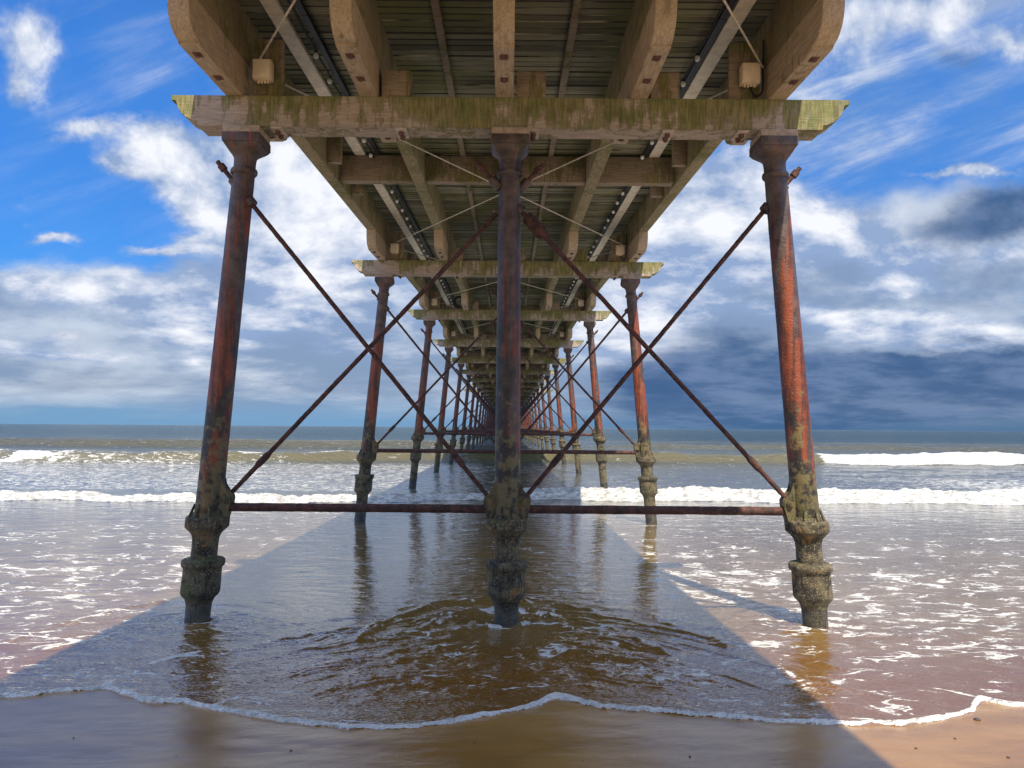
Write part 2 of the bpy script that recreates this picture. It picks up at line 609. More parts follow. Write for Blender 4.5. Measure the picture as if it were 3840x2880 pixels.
# distant copies: the same shapes joined to one mesh
bmj = bmesh.new()
mats = []
for nm, me, par, loc in PROTO:
    if nm in ('bolt_plate', 'bolt'):
        continue
    n0 = len(bmj.faces)
    bmj.from_mesh(me)
    bmj.faces.ensure_lookup_table()
    if me.materials[0] not in mats:
        mats.append(me.materials[0])
    k = mats.index(me.materials[0])
    for f in bmj.faces[n0:]:
        f.material_index = k
FAR = bpy.data.meshes.new('pier_trestle')
bmj.to_mesh(FAR)
bmj.free()
for q in mats:
    FAR.materials.append(q)

LABELS = [
    'nearest rusty trestle, three legs standing in thin swash under the front mossy crossbeam',
    'rusty trestle second from the beach, legs just in front of the first white breaker',
    'rusty trestle third from the beach, legs just behind the first white breaker',
    'rusty trestle fourth from the beach, standing in open water between the two breakers',
    'rusty trestle fifth from the beach, its tie bar almost level with the horizon',
    'rusty trestle sixth from the beach, seen small between the brace rods of nearer ones',
    'rusty trestle seventh from the beach, its tie bar overlapping the horizon line',
    'rusty trestle eighth from the beach, just before the one with the extra wide crossbeam',
    'rusty trestle with the extra wide crossbeam whose ends stick out past its neighbours',
    'rusty trestle tenth from the beach, just beyond the one with the extra wide crossbeam',
]
DXB = [0.0, -0.03, 0.03]
for i in range(NB):
    loc = (DXB[i] if i < 3 else 0.0, bent_y(i), rise(bent_y(i)))
    if i < 10:
        r = bpy.data.objects.new('pier_trestle', None)
        COL.objects.link(r)
        r.location = loc
        objs = []
        for k, (nm, me, par, lc) in enumerate(PROTO):
            if i >= 3 and nm in ('bolt_plate', 'bolt'):
                objs.append(None)
                continue
            mm = CROSS_WIDE if (nm == 'crossbeam' and i == 8) else me
            o = link(nm, mm, r if par is None else objs[par])
            o.location = lc
            objs.append(o)
        if i == 0:
            # sleeve coupling on the rod right of the centre pile
            a = Vector((0.16, PILE_Y - 0.03, 3.955))
            u = (Vector((pile_axis(1)(1.245) - 0.165, PILE_Y - 0.03, 1.27)) - Vector((0.10, PILE_Y - 0.03, 4.02))).normalized()
            sl = MB().tube(a, a + u * 0.26, 0.06, 12, 0.02, 0.004, 2.0, lambda s: 0.062 if 0.02 < s < 0.22 else 0.045)
            link('coupling_sleeve', sl.mesh('coupling_sleeve', M_ROD, 50), r)
        lab = LABELS[i]
    else:
        r = link('pier_trestle', FAR)
        r.location = loc
        lab = 'tiny far trestle merging into the dark tunnel of legs towards the sea end'
    tag(r, lab, 'pier trestle', 'trestles carrying the pier')

# ================================================================== DECK
deck = bpy.data.objects.new('pier_deck', None)
COL.objects.link(deck)
deck.location = (0, 0, 0)
tag(deck, 'long timber pier deck seen from below, mossy boards on five heavy stringers with rounded corbels', 'pier deck')

ZS0, ZS1 = 5.385, 5.84        # stringer bottom and top above local zero
Y_START, Y_END = bent_y(-2), bent_y(NB - 1) + 1.5

cor_prof = []
def corbel_profile():
    h0, h1 = 5.0405, ZS0 - 0.001
    half = [(1.02, h0), (1.02, h0 + 0.022), (1.045, h0 + 0.022), (1.10, h0 + 0.036), (1.15, h0 + 0.062), (1.19, h0 + 0.10), (1.217, h0 + 0.15), (1.23, h0 + 0.21), (1.235, h0 + 0.27), (1.235, h1)]
    front = [(-a, b) for a, b in half]
    back = [(0.27 + a, b) for a, b in half]
    return front[::-1] + back


CORB = corbel_profile()
CBOLT = MB().box(-0.034, 0.034, -0.042, 0.042, 5.0345, 5.0415, 0.001).tube((0, 0, 5.018), (0, 0, 5.0385), 0.022, 6).mesh('bolt', M_BOLT)
far_c, far_s, far_b = MB(), MB(), MB()
for j, sx in enumerate(STR_X):
    for b in range(-2, NB):
        yb = bent_y(b)
        near = b <= 16
        m = MB() if near else far_c
        pts = [(yb + a, z) for a, z in CORB]
        m.prism(pts, sx - SW, sx + SW, 'x', 0.006 if b < 6 else 0.0)
        if near:
            m.shift(climb)
            o = link('corbel', m.mesh('corbel', M_CORB, 30), deck)
            if b in (0, 1, 2):
                for yy in (yb - 0.85, yb - 0.40, yb + 0.62, yb + 1.12):
                    wo = link('bolt', CBOLT, o)
                    wo.location = (sx, yy, rise(yy))
        if b < NB - 1:
            m = MB() if near else far_s
            n = 6
            m.box(sx - SW, sx + SW, yb, yb + BAY - (0.004 if near else 0), ZS0, ZS1, 0.008 if b < 5 else 0.0)
            if near:
                m.shift(climb)
                link('stringer', m.mesh('stringer', M_STRG), deck)
far_c.shift(climb)
far_s.shift(climb)
tag(link('corbel', far_c.mesh('corbel', M_CORB), deck), kind='stuff')
tag(link('stringer', far_s.mesh('stringer', M_STRG), deck), kind='stuff')

for b in range(-1, NB - 1):
    yb = bent_y(b)
    ym = yb + BAY / 2
    near = b <= 8
    for k in range(4):
        m = MB() if near else far_b
        m.box(STR_X[k] + SW + 0.002, STR_X[k + 1] - SW - 0.002, ym - 0.09, ym + 0.09, 5.42, 5.80, 0.006 if near else 0.0)
        if near:
            m.shift(climb)
            link('bridging_beam', m.mesh('bridging_beam', M_BRDG), deck)
    # blocks beside the corbels on the crossbeam, and short trimmers on the edge stringers
    if b >= 0 and b <= 6:
        for k in (1, 2, 3):
            x = STR_X[k] + SW + 0.03
            m = MB().box(x, x + 0.27, yb + 0.03, yb + 0.24, 5.0425, 5.30, 0.006)
            m.shift(climb)
            link('packing_block', m.mesh('packing_block', M_BRDG), deck)
        for sx, d in ((STR_X[0] + SW, 1), (STR_X[4] - SW, -1)):
            for yy in (ym - 0.85, ym + 0.75):
                m = MB()
                xs = sorted((sx + d * 0.003, sx + d * 0.19))
                m.box(xs[0], xs[1], yy - 0.05, yy + 0.05, 5.44, 5.80, 0.004)
                m.shift(climb)
                link('trimmer_block', m.mesh('trimmer_block', M_BRDG), deck)
            xs = sorted((sx + d * 0.05, sx + d * 0.34))
            m = MB().box(xs[0], xs[1], yb + 0.12, yb + 0.17, 5.0425, 5.62, 0.004)
            m.shift(climb)
            link('backing_board', m.mesh('backing_board', M_BRDG), deck)
far_b.shift(climb)
tag(link('bridging_beam', far_b.mesh('bridging_beam', M_BRDG), deck), kind='stuff')

# boards
m = MB()
y = Y_START - 1.0
W = 0.125
k = 0
while y < Y_END:
    if y < 60:
        wd, st = W - 0.017, W
    else:
        wd, st = 0.42 - 0.012, 0.42
    dz = random.uniform(-0.001, 0.009)
    ex = random.uniform(-0.012, 0.012)
    m.box(-2.82 + ex, 2.74 + ex, y, y + wd, ZS1 + 0.003 + dz, ZS1 + 0.05 + dz)
    y += st
m.shift(climb)
link('deck_boards', m.mesh('deck_boards', M_BOARD, 0), deck)
# edge boards over the walking surface and the kerb that closes the edge
for sx in (-2.84, 2.70):
    yy = [bent_y(b) for b in range(-2, NB)]
    m = MB().prism([(y, ZS1 + 0.056) for y in yy] + [(y, ZS1 + 0.12) for y in yy[::-1]], sx, sx + 0.14, 'x')
    m.shift(climb)
    link('kerb_board', m.mesh('kerb_board', M_STRG, 0), deck)
# pale conduit covers and dark battens under the boards
for x, w, h, nm, mt in ((-2.20, 0.075, 0.035, 'conduit_cover', M_TRAY), (2.12, 0.075, 0.035, 'conduit_cover', M_TRAY), (-0.69, 0.036, 0.045, 'batten', M_BRDG), (0.60, 0.036, 0.045, 'batten', M_BRDG)):
    far_m = MB()
    for b in range(-1, NB - 1):
        yb, ym = bent_y(b), bent_y(b) + BAY / 2
        cuts = [yb + 0.004, ym - 0.093, ym + 0.093, yb + BAY - 0.004]
        for a, c in ((cuts[0], cuts[1]), (cuts[2], cuts[3])):
            mid = (a + c) / 2 + random.uniform(-0.6, 0.6)
            for p, q in ((a, mid - 0.003), (mid + 0.003, c)):
                m = MB() if b < 9 else far_m
                m.box(x - w, x + w, p, q, ZS1 - h - random.uniform(0.002, 0.008), ZS1 - 0.001, 0.0)
                if b < 9:
                    m.shift(climb)
                    link(nm, m.mesh(nm, mt, 0), deck)
    far_m.shift(climb)
    tag(link(nm, far_m.mesh(nm, mt, 0), deck), kind='stuff')
# diagonal tie rods in the plane of the stringers
for b in range(-1, 9):
    y0, y1 = bent_y(b) + 0.20, bent_y(b + 1) + 0.05
    for s, dz in ((1, 0.0), (-1, 0.018)):
        p0 = Vector((-2.46 * s, y0, 5.36 + dz + rise(y0)))
        p1 = Vector((2.38 * s, y1, 5.36 + dz + rise(y1)))
        link('tie_rod', MB().tube(p0, p1, 0.0095, 7).mesh('tie_rod', M_WIRE), deck)

# ================================================================== LIGHT STRINGS, BOXES, COIL
bulb_me = MB().ball((0, 0, -0.055), 0.03, 12, 8, 1.1).mesh('bulb', M_BULB)
sock_me = MB().tube((0, 0, -0.03), (0, 0, 0.0), 0.016, 8).mesh('socket', M_CABLE)
for sx, side, edge in ((-2.00, 'left', 'left'), (1.92, 'right', 'right')):
    y0, y1 = bent_y(-1), bent_y(14)
    t = bpy.data.objects.new('light_string', None)
    COL.objects.link(t)
    t.location = (sx, y0, ZS1 + rise(y0) - 0.07)
    tag(t, 'string of clear festoon bulbs on black cable beside the %s pale conduit strip' % side, 'string lights', 'festoon strings under the deck')
    m = MB()
    prev = None
    yy = y0
    while yy < y1:
        q = Vector((sx, yy, ZS1 - 0.055 - 0.018 * math.sin((yy - y0) * PI / 0.64) ** 2 + rise(yy)))
        if prev is not None:
            m.tube(prev, q, 0.013, 6)
        prev = q
        yy += 0.32
    m.shift(lambda v: (v.x - t.location.x, v.y - t.location.y, v.z - t.location.z))
    link('cable', m.mesh('cable', M_CABLE), t)
    for b in range(-1, 9):
        a = bent_y(b)
        for p, q in ((a, a + BAY / 2 - 0.1), (a + BAY / 2 + 0.1, a + BAY - 0.01)):
            m = MB().box(sx + 0.035, sx + 0.095, p, q, ZS1 - 0.05, ZS1 - 0.001)
            m.shift(lambda v: (v.x - t.location.x, v.y - t.location.y, v.z + rise(v.y) - t.location.z))
            link('mounting_rail', m.mesh('mounting_rail', M_CABLE, 0), t)
    yy = y0 + 5.9
    for k in range(100):
        if abs(((yy - Y0) % BAY) - BAY / 2) > 0.12 and ((yy - Y0) % BAY) > 0.25:
            o = link('bulb', bulb_me, t)
            o.location = Vector((sx, yy, ZS1 - 0.055 + rise(yy))) - t.location
            o.rotation_euler = (random.uniform(-0.15, 0.15), random.uniform(-0.25, 0.25), 0)
            so = link('socket', sock_me, o)
        yy += 0.64

bx = MB().box(-0.088, 0.088, -0.055, 0.055, 0.0, 0.185, 0.012).mesh('junction_box', M_BOX)
lid = MB().box(-0.082, 0.082, -0.066, -0.0555, 0.006, 0.179, 0.008).mesh('lid', M_BOX)
glands = MB().tube((0, 0, -0.022), (0, 0, 0.001), 0.011, 8).mesh('cable_gland', M_BOX)
flex = MB()
pr = None
for k in range(13):
    a = PI * k / 12
    q = Vector((0.07 - 0.055 * math.cos(a), 0.0, -0.02 - 0.085 * math.sin(a)))
    if pr is not None:
        flex.tube(pr, q, 0.011, 6)
    pr = q
flex.tube(pr, pr + Vector((0.01, 0.02, 0.45)), 0.011, 6)
flex = flex.mesh('cable', M_CABLE)
ORD = ['nearest', 'second', 'third', 'fourth', 'fifth', 'sixth', 'seventh']
for i in range(7):
    for s, side in ((-1, 'left'), (1, 'right')):
        o = link('junction_box', bx)
        x = -2.33 if s < 0 else 2.255
        yb = bent_y(i) + 0.05
        o.location = (x, yb, 5.04 + 0.155 + rise(yb))
        tag(o, 'pale square junction box above the %s end of the %s trestle crossbeam' % (side, ORD[i]), 'junction box', 'junction boxes over the crossbeams')
        link('lid', lid, o)
        for gx in (-0.045, -0.015, 0.015, 0.045):
            if i < 3:
                link('cable_gland', glands, o).location = (gx, 0, 0)
        if s > 0 and i < 4:
            link('cable', flex, o)
coil = MB()
for k in range(7):
    cz = 0.015 * math.sin(k * 2.1)
    rr = 0.15 + 0.012 * (k % 3)
    pr = None
    for j in range(25):
        a = 2 * PI * j / 24
        q = Vector((rr * 1.15 * math.cos(a) + 0.01 * k, -0.03 * k + 0.09, rr * math.sin(a) + cz))
        if pr is not None:
            coil.tube(pr, q, 0.017, 6)
        pr = q
co = link('cable_coil', coil.mesh('cable_coil', M_CABLE))
co.location = (-1.55, bent_y(2) - 0.14, 5.04 + 0.22 + rise(bent_y(2)))
tag(co, 'black coil of spare cable hanging by the left conduit strip above the third crossbeam', 'cable coil')

# ================================================================== SAND
SWASH = np.array([(-40, 5.3), (-12, 5.0), (-8, 5.35), (-5.5, 4.95), (-4.2, 5.02), (-3.53, 5.09), (-3.37, 5.13), (-3.08, 5.21), (-2.84, 5.29), (-2.81, 5.33), (-2.71, 5.27), (-2.43, 5.09), (-2.1, 5.04), (-1.74, 4.88), (-1.41, 4.74), (-1.1, 4.66), (-0.92, 4.62), (-0.64, 4.61), (-0.54, 4.63), (-0.26, 4.75), (0.02, 4.94), (0.21, 5.09), (0.34, 5.21), (0.49, 5.15), (0.63, 5.01), (0.92, 4.98), (1.2, 4.9), (1.48, 4.83), (1.75, 4.79), (2.06, 4.78), (2.17, 4.76), (2.45, 4.75), (2.8, 4.86), (3.05, 5.03), (3.26, 5.24), (3.32, 5.16), (3.46, 5.13), (3.66, 5.12), (5.0, 4.85), (6.5, 5.2), (9, 4.9), (14, 5.3), (40, 5.1)])


def swash_line(x):
    return np.interp(x, SWASH[:, 0], SWASH[:, 1])


def sand_z(x, y):
    z = 0.12 - 0.02 * (y - 5.0)
    z = np.maximum(z, -6.0)
    n = (fbm(x * 0.9 + 3, y * 1.7 + 9, 3) - 0.5) * 0.018 + (fbm(x * 4 + 3, y * 9 + 9, 3) - 0.5) * 0.005
    return z + n * smooth(40, 10, y)


def grid_mesh(name, X, Y, Z, mat, attrs=None):
    nr, nc = X.shape
    me = bpy.data.meshes.new(name)
    nv = nr * nc
    idx = np.arange(nv).reshape(nr, nc)
    quads = np.stack([idx[:-1, :-1], idx[:-1, 1:], idx[1:, 1:], idx[1:, :-1]], -1).reshape(-1)
    nf = (nr - 1) * (nc - 1)
    me.vertices.add(nv)
    me.loops.add(nf * 4)
    me.polygons.add(nf)
    me.vertices.foreach_set('co', np.stack([X, Y, Z], -1).astype(np.float32).reshape(-1))
    me.loops.foreach_set('vertex_index', quads.astype(np.int32))
    me.polygons.foreach_set('loop_start', np.arange(nf, dtype=np.int32) * 4)
    me.polygons.foreach_set('use_smooth', np.ones(nf, dtype=bool))
    me.update(calc_edges=True)
    for k, a in (attrs or {}).items():
        at = me.attributes.new(k, 'FLOAT', 'POINT')
        at.data.foreach_set('value', a.astype(np.float32).reshape(-1))
    me.materials.append(mat)
    return me


def sand_material():
    m, g = material('wet beach sand')
    p = g.pos()
    x, y, z = g.xyz(p)
    big = g.noise(g.vec(x, g.m('MULTIPLY', y, 2.2), 0.0), 0.9, 5, 0.6, 0.3)
    rip = g.noise(g.vec(g.m('ADD', g.m('MULTIPLY', x, 1.0), g.m('MULTIPLY', y, 0.8)), g.m('SUBTRACT', g.m('MULTIPLY', y, 3.0), g.m('MULTIPLY', x, 0.9)), 0.0), 3.0, 5, 0.6)
    fine = g.noise(p, 260.0, 2, 0.6)
    c = g.mix(g.ramp(big, 0.35, 0.65), (0.24, 0.118, 0.026), (0.33, 0.175, 0.045))
    c = g.mix(g.m('MULTIPLY', g.ramp(fine, 0.58, 0.7), 0.5), c, (0.16, 0.095, 0.05))
    c = g.mix(g.m('MULTIPLY', g.ramp(g.noise(p, 40.0, 2), 0.72, 0.76), 0.8), c, (0.05, 0.035, 0.025))
    dry = g.ramp(y, 3.0, -4.0)
    c = g.mix(dry, c, (0.50, 0.36, 0.21))
    ro = g.lerp(big, 0.3, 0.7, 0.07, 0.20)
    ro = g.m('ADD', ro, g.m('MULTIPLY', dry, 0.5))
    n1 = g.bump(rip, 0.13, 0.03)
    ripm = g.noise(g.vec(g.m('ADD', x, g.m('MULTIPLY', y, 0.5)), g.m('MULTIPLY', y, 2.4), 0.0), 16.0, 4, 0.65)
    n1 = g.bump(ripm, 0.15, 0.005, n1)
    n2 = g.bump(fine, 0.3, 0.002, n1)
    g.out(g.surf(c, ro, n2, IOR=g.lerp(dry, 0, 1, 2.15, 1.3)))
    return m


M_SAND = sand_material()
ys = np.concatenate([np.linspace(-400, -30, 12), np.linspace(-25, 2, 40), np.linspace(2.1, 7, 260), np.linspace(7.2, 30, 120), np.array([34, 40, 50, 70, 120, 250, 600, 2000, 20000.0])])
xs = np.concatenate([-np.geomspace(20000, 7, 26), np.linspace(-6.5, 6.5, 420), np.geomspace(7, 20000, 26)])
X, Yg = np.meshgrid(xs, ys)
sand = link('sand', grid_mesh('sand', X, Yg, sand_z(X, Yg), M_SAND))
tag(sand, 'wet orange brown sand sloping gently into the sea', 'sand', kind='structure')

# ================================================================== SEA
rows = [4.40]
while rows[-1] < 9000:
    y = rows[-1]
    if y < 9:
        d = 0.0125
    elif y < 17:
        d = 0.028
    elif y < 26:
        d = 0.042
    elif y < 82:
        d = 0.16
    else:
        d = y * 0.018
    rows.append(y + d)
ys = np.array(rows)
s = np.linspace(-1, 1, 1150)
tt = s * (0.70 + 0.30 * np.abs(s) ** 3)
halfw = np.where(ys < 9, 7.5 + (ys - 4.4) * 1.1, 12.56 + (ys - 9) * 1.35)
Yg = np.repeat(ys[:, None], len(s), 1)
X = tt[None, :] * halfw[:, None]
sz_ = sand_z(X, Yg)
ysw = swash_line(X) + (fbm(X * 6, X * 0 + 2.0, 4, 0.6) - 0.5) * 0.09
sd = Yg - ysw


def bump1(v, w):
    return np.exp(-(v / w) ** 2)


flat = 0.12 - 0.02 * (Yg - 5.0) + 0.012
still = np.where(flat > 0.04, flat, 0.04 * np.exp(np.clip((flat - 0.04) / 0.04, -20, 0)))
amp = np.interp(Yg, [4.4, 6, 9, 18, 26, 45, 90, 200, 9000], [0.004, 0.005, 0.007, 0.010, 0.045, 0.10, 0.16, 0.20, 0.0])
ch = fbm(X * 2.6, Yg * 4.4, 4, 0.55) - 0.5
ch_far = fbm(X * 0.35 + 9, Yg * 0.85, 4, 0.6) - 0.5
wake = bump1(X, 0.55 + 0.35 * np.clip(8.2 - Yg, 0, 5)) * smooth(8.6, 7.6, Yg) + 0.6 * bump1(X + 2.95, 0.8) * smooth(7.9, 7.2, Yg) + 0.5 * bump1(X, 1.3) * smooth(16, 9, Yg)
Z = still + 0.034 * np.clip(wake, 0, 1.2) * (fbm(X * 5.5 + 3, Yg * 8.0, 3, 0.55) - 0.5) + amp * (ch * smooth(40, 22, Yg) + ch_far * smooth(18, 40, Yg) * 1.6)
foam = np.zeros_like(Z)
body = np.zeros_like(Z)          # 0: thin sheet over sand, 1: open sea, browner on wave faces
face = np.zeros_like(Z)

# ripples and bow waves where the outflow passes the legs
for px, k0, rad_ in ((0.0, 0.42, 2.3), (-2.95, 0.55, 1.5), (2.95, 0.55, 1.5)):
    dx = X - px
    q = 7.75 - k0 * dx * dx / (1 + 0.18 * np.abs(dx)) - Yg       # grows towards the beach
    q = q + (fbm(X * 1.3 + px, Yg * 1.1, 3) - 0.5) * 0.55
    env = smooth(-0.9, -0.3, q) * smooth(3.0, 0.4, q) * bump1(dx, rad_)
    wv = np.abs(np.sin(q * PI / 0.62)) ** 1.0
    sharp = (1 - wv) ** 2
    Z += env * (0.028 if px == 0.0 else 0.009) * sharp
    Z += env * (0.010 if px == 0.0 else 0.004) * (fbm(dx * 5, Yg * 11, 3) - 0.5)
    if px == 0.0:
        Z += -0.03 * bump1(dx, 0.35) * bump1(Yg - 6.9, 0.5)
    foam += (0.34 if px == 0.0 else 0.16) * env * smooth(0.55, 0.95, 1 - wv)
    # little ring where the leg breaks the surface
    rr = np.hypot(dx, Yg - 7.34)
    Z += 0.014 * bump1(rr - 0.17, 0.05)
    foam += 0.62 * bump1(rr - 0.16, 0.05) * smooth(0.35, 0.6, fbm(X * 9, Yg * 9, 2))
    Z += -0.022 * bump1(rr - 0.05, 0.22) * smooth(7.5, 7.1, Yg)
    Z += 0.010 * np.sin(rr * 26 + 2.5 * fbm(X * 3, Yg * 3, 2)) * np.exp(-rr * 1.9) * smooth(0.12, 0.3, rr)

xw = X + (fbm(X * 0.9 + 2, Yg * 0.9, 2) - 0.5) * 0.5
qq = 7.95 - 0.36 * xw * xw / (1 + 0.16 * np.abs(xw)) - Yg
qq = qq + (fbm(X * 1.6, Yg * 1.4 + 9, 3) - 0.5) * 0.42
env2 = smooth(-0.15, 0.25, qq) * smooth(3.3, 1.6, qq) * bump1(X, 2.1)
patch_ = 0.35 + 0.9 * smooth(0.35, 0.62, fbm(X * 1.1 + 31, Yg * 1.3, 3))
Z += env2 * patch_ * (0.0155 * (1 - np.abs(np.sin(qq * PI / 0.225))) ** 2 + 0.0085 * (1 - np.abs(np.sin(qq * PI / 0.095 + 1.0))) ** 1.5)
for px in (-2.95, 2.95):
    dx = X - px
    ql = 7.7 - 0.45 * dx * dx / (1 + 0.2 * np.abs(dx)) - Yg + (fbm(X * 1.8 + px, Yg * 1.5, 3) - 0.5) * 0.4
    Z += smooth(-0.1, 0.2, ql) * smooth(1.5, 0.5, ql) * bump1(dx, 0.9) * (0.008 * (1 - np.abs(np.sin(ql * PI / 0.22))) ** 2 + 0.003 * np.sin(ql * 2 * PI / 0.09))

foam = foam + 0.16 * env2 * smooth(0.75, 0.97, 1 - np.abs(np.sin(qq * PI / 0.225))) * smooth(0.4, 0.6, fbm(X * 2.1 + 3, Yg * 2.1, 2))

# older swash fronts riding over the sheet: polylines with a small step and a lace of foam


def polyline(pts, width):
    P = np.array(pts)
    best = np.full(Z.shape, 9.0)
    sel = (Yg < 9.5)
    xx, yy = X[sel], Yg[sel]
    b = np.full(xx.shape, 9.0)
    for (x0, y0), (x1, y1) in zip(P[:-1], P[1:]):
        dx, dy = x1 - x0, y1 - y0
        t = np.clip(((xx - x0) * dx + (yy - y0) * dy) / (dx * dx + dy * dy), 0, 1)
        b = np.minimum(b, np.hypot(xx - x0 - t * dx, yy - y0 - t * dy))
    best[sel] = b
    return bump1(best + (fbm(X * 7, Yg * 7, 2) - 0.5) * width * 1.6, width) * smooth(0.25, 0.5, fbm(X * 2.3 + 4, Yg * 2.3, 2))


for pts, w, h, f in (
        ([(-2.81, 5.33), (-2.80, 5.58), (-2.76, 5.78), (-2.62, 6.03), (-2.49, 6.23)], 0.03, 0.016, 0.75),
        ([(3.26, 5.24), (3.13, 5.38), (2.94, 5.51), (2.74, 5.63), (2.54, 5.71)], 0.022, 0.012, 0.52),
        ([(2.42, 5.03), (2.26, 5.31), (2.12, 5.61), (2.11, 5.96)], 0.03, 0.006, 0.40),
        ([(-6.5, 6.2), (-5.2, 6.3), (-4.21, 6.45), (-4.12, 7.04), (-3.97, 7.72), (-3.71, 8.06), (-3.57, 8.43)], 0.06, 0.02, 0.35),
        ([(-5.0, 5.9), (-4.0, 6.0), (-3.5, 6.6), (-3.3, 7.2)], 0.05, 0.015, 0.45),
        ([(1.9, 6.49), (1.54, 7.4), (0.98, 7.89), (-0.17, 8.43), (-0.8, 8.05), (-1.19, 7.22), (-1.32, 6.4)], 0.055, 0.034, 0.30),
        ([(1.3, 6.3), (1.0, 7.1), (0.6, 7.5), (-0.17, 7.85), (-0.6, 7.5), (-0.85, 6.9)], 0.045, 0.024, 0.34),
        ([(-0.35, 6.6), (-0.9, 6.0), (-1.6, 5.6), (-2.2, 5.4)], 0.05, 0.010, 0.3),
        ([(0.4, 6.5), (0.75, 6.0), (1.1, 5.6)], 0.06, 0.012, 0.4),
        ([(0.05, 6.4), (0.1, 5.9), (0.25, 5.5), (0.34, 5.25)], 0.06, 0.008, 0.33)):
    k = polyline(pts, w)
    Z += h * k
    foam = np.maximum(foam, f * k)

# breakers
def breaker(yc, H, front, back):
    v = Yg - yc
    return H * np.where(v < 0, np.exp(-(v / front) ** 2), np.exp(-(v / back) ** 2)), v


lump = fbm(X * 3.1, Yg * 3.1, 4, 0.6)
lumpf = fbm(X * 7.3 + 5, Yg * 7.3, 3, 0.6)
# first breaker
yc = 20.9 + 0.055 * X + 0.35 * np.sin(X * 0.33 + 0.7) + (fbm(X * 0.7, X * 0 + 5, 3) - 0.5) * 0.9
H = 0.10 + 0.17 * smooth(-1.0, 3.0, X) + (fbm(X * 1.1, X * 0 + 8, 3) - 0.5) * 0.16
b1, v1 = breaker(yc, H, 0.34, 1.7)
fm = smooth(-0.85, -0.5, v1 + 0.5 * (fbm(X * 0.9, X * 0 + 1, 3) - 0.5)) * smooth(0.28, 0.05, v1)
fm = fm * smooth(0.12, 0.3, fbm(X * 1.6, Yg * 2.2, 3) + 0.15 + 0.25 * (v1 > -0.7))
Z += b1 + fm * (0.13 * (lump - 0.45) + 0.12 * (lumpf - 0.5)) + 0.03 * fm
foam = np.maximum(foam, fm * 1.3)
face = np.maximum(face, smooth(-0.2, 0.15, v1) * smooth(0.9, 0.3, v1) * 0.8)
# second breaker
yc2 = 44.0 + 0.06 * X + 0.8 * np.sin(X * 0.12 + 2.0) - 3.2 * smooth(-3, -16, X) * smooth(-34, -20, X)
H2 = 0.56 + (fbm(X * 0.35, X * 0 + 3, 2) - 0.5) * 0.3
b2, v2 = breaker(yc2, H2, 0.95, 3.6)
white2 = smooth(17.0, 19.5, X) + smooth(-19, -27, X) * 0.75 + bump1(X + 14.2, 1.6) * smooth(-0.5, 0.2, v2) * 0.9 + bump1(X + 9.5, 1.5) * smooth(-0.3, 0.3, v2) * 0.8
f2 = smooth(-1.9, -1.1, v2 + 0.9 * (fbm(X * 0.5, X * 0 + 6, 3) - 0.5)) * smooth(0.7, 0.2, v2) * np.clip(white2, 0, 1)
holes = np.where(X < 0, smooth(0.36, 0.56, fbm(X * 0.9, Yg * 1.6, 3)), 1.0)
f2 = f2 * holes
Z += b2 + f2 * (0.22 * (fbm(X * 1.6, Yg * 1.6, 4, 0.6) - 0.4))
foam = np.maximum(foam, f2 * 1.3)
face = np.maximum(face, smooth(-2.2, -0.9, v2) * smooth(0.7, 0.0, v2))
# swells behind
for y3, H3, fr, bk, xa, xb in ((68.5, 0.72, 1.6, 5.0, 2.0, -6.0), (73.0, 0.42, 2.0, 6.0, 4.0, 14.0), (104.0, 0.22, 3.0, 8.0, -60, 60)):
    w = smooth(xa, xb, X)
    b3, v3 = breaker(y3 + 1.4 * np.sin(X * 0.06), H3 * w, fr, bk)
    Z += b3
    face = np.maximum(face, w * smooth(-fr * 2, -fr * 0.8, v3) * smooth(1.0, 0.0, v3) * 0.9)

# broken foam streaks left behind by the waves
streak = fbm(X * 0.8 + 7, Yg * 1.9, 4, 0.6)
trail = 0.12 + smooth(22.0, 23.5, Yg) * smooth(42.5, 38.0, Yg) * (0.175 * smooth(4.0, -3.0, X) + 0.20 * smooth(11, 17, X) * smooth(34, 29, Yg) + 0.02)
foam = np.maximum(foam, np.where(foam > 0.9, foam, trail))
side = smooth(1.6, 3.2, np.abs(X + 0.8))
lace = 0.20 + 0.07 * side * smooth(4.6, 6.5, Yg) * smooth(19.0, 9.0, Yg) + 0.02 * bump1(X, 1.4) * smooth(8.5, 5.5, Yg)
lace = lace * smooth(20.6, 18.5, Yg) + 0.0
lace = lace + 0.10 * smooth(17.8, 19.6, Yg) * smooth(20.6, 19.8, Yg)
foam = np.maximum(foam, lace + (fbm(X * 0.55, Yg * 0.9, 3) - 0.5) * 0.16 * (Yg < 21))
# the leading edge of the swash
edge = bump1(sd - 0.022, 0.006 + 0.026 * fbm(X * 4.5, X * 0, 3) ** 1.5)
wide = 0.006 + 0.10 * bump1(X - 0.38, 0.22) + 0.05 * bump1(X - 3.3, 0.25) + 0.03 * bump1(X + 2.8, 0.2)
edge = np.maximum(edge, smooth(0.0, 0.02, sd) * smooth(wide + 0.03, wide * 0.5, sd))
foam = np.maximum(foam, edge * (0.62 + 0.75 * smooth(0.25, 0.6, fbm(X * 6.5, Yg * 2, 2))))
foam = foam + 0.05 * smooth(0.03, 0.10, sd) * smooth(0.55, 0.15, sd) * smooth(0.35, 0.65, fbm(X * 1.7 + 4, Yg * 2.5, 2))
thick = np.clip(sd * 0.45, -0.05, 0.014)
near = smooth(0.7, 0.25, sd)
Z = Z * (1 - near) + near * (sz_ * 1.0 + np.maximum(thick, -0.05) + 0.3 * (Z - still) * smooth(0.0, 0.6, sd)) + edge * (0.003 + 0.026 * lumpf * smooth(0.2, 0.7, fbm(X * 4.0 + 8, Yg * 4.0, 3)))
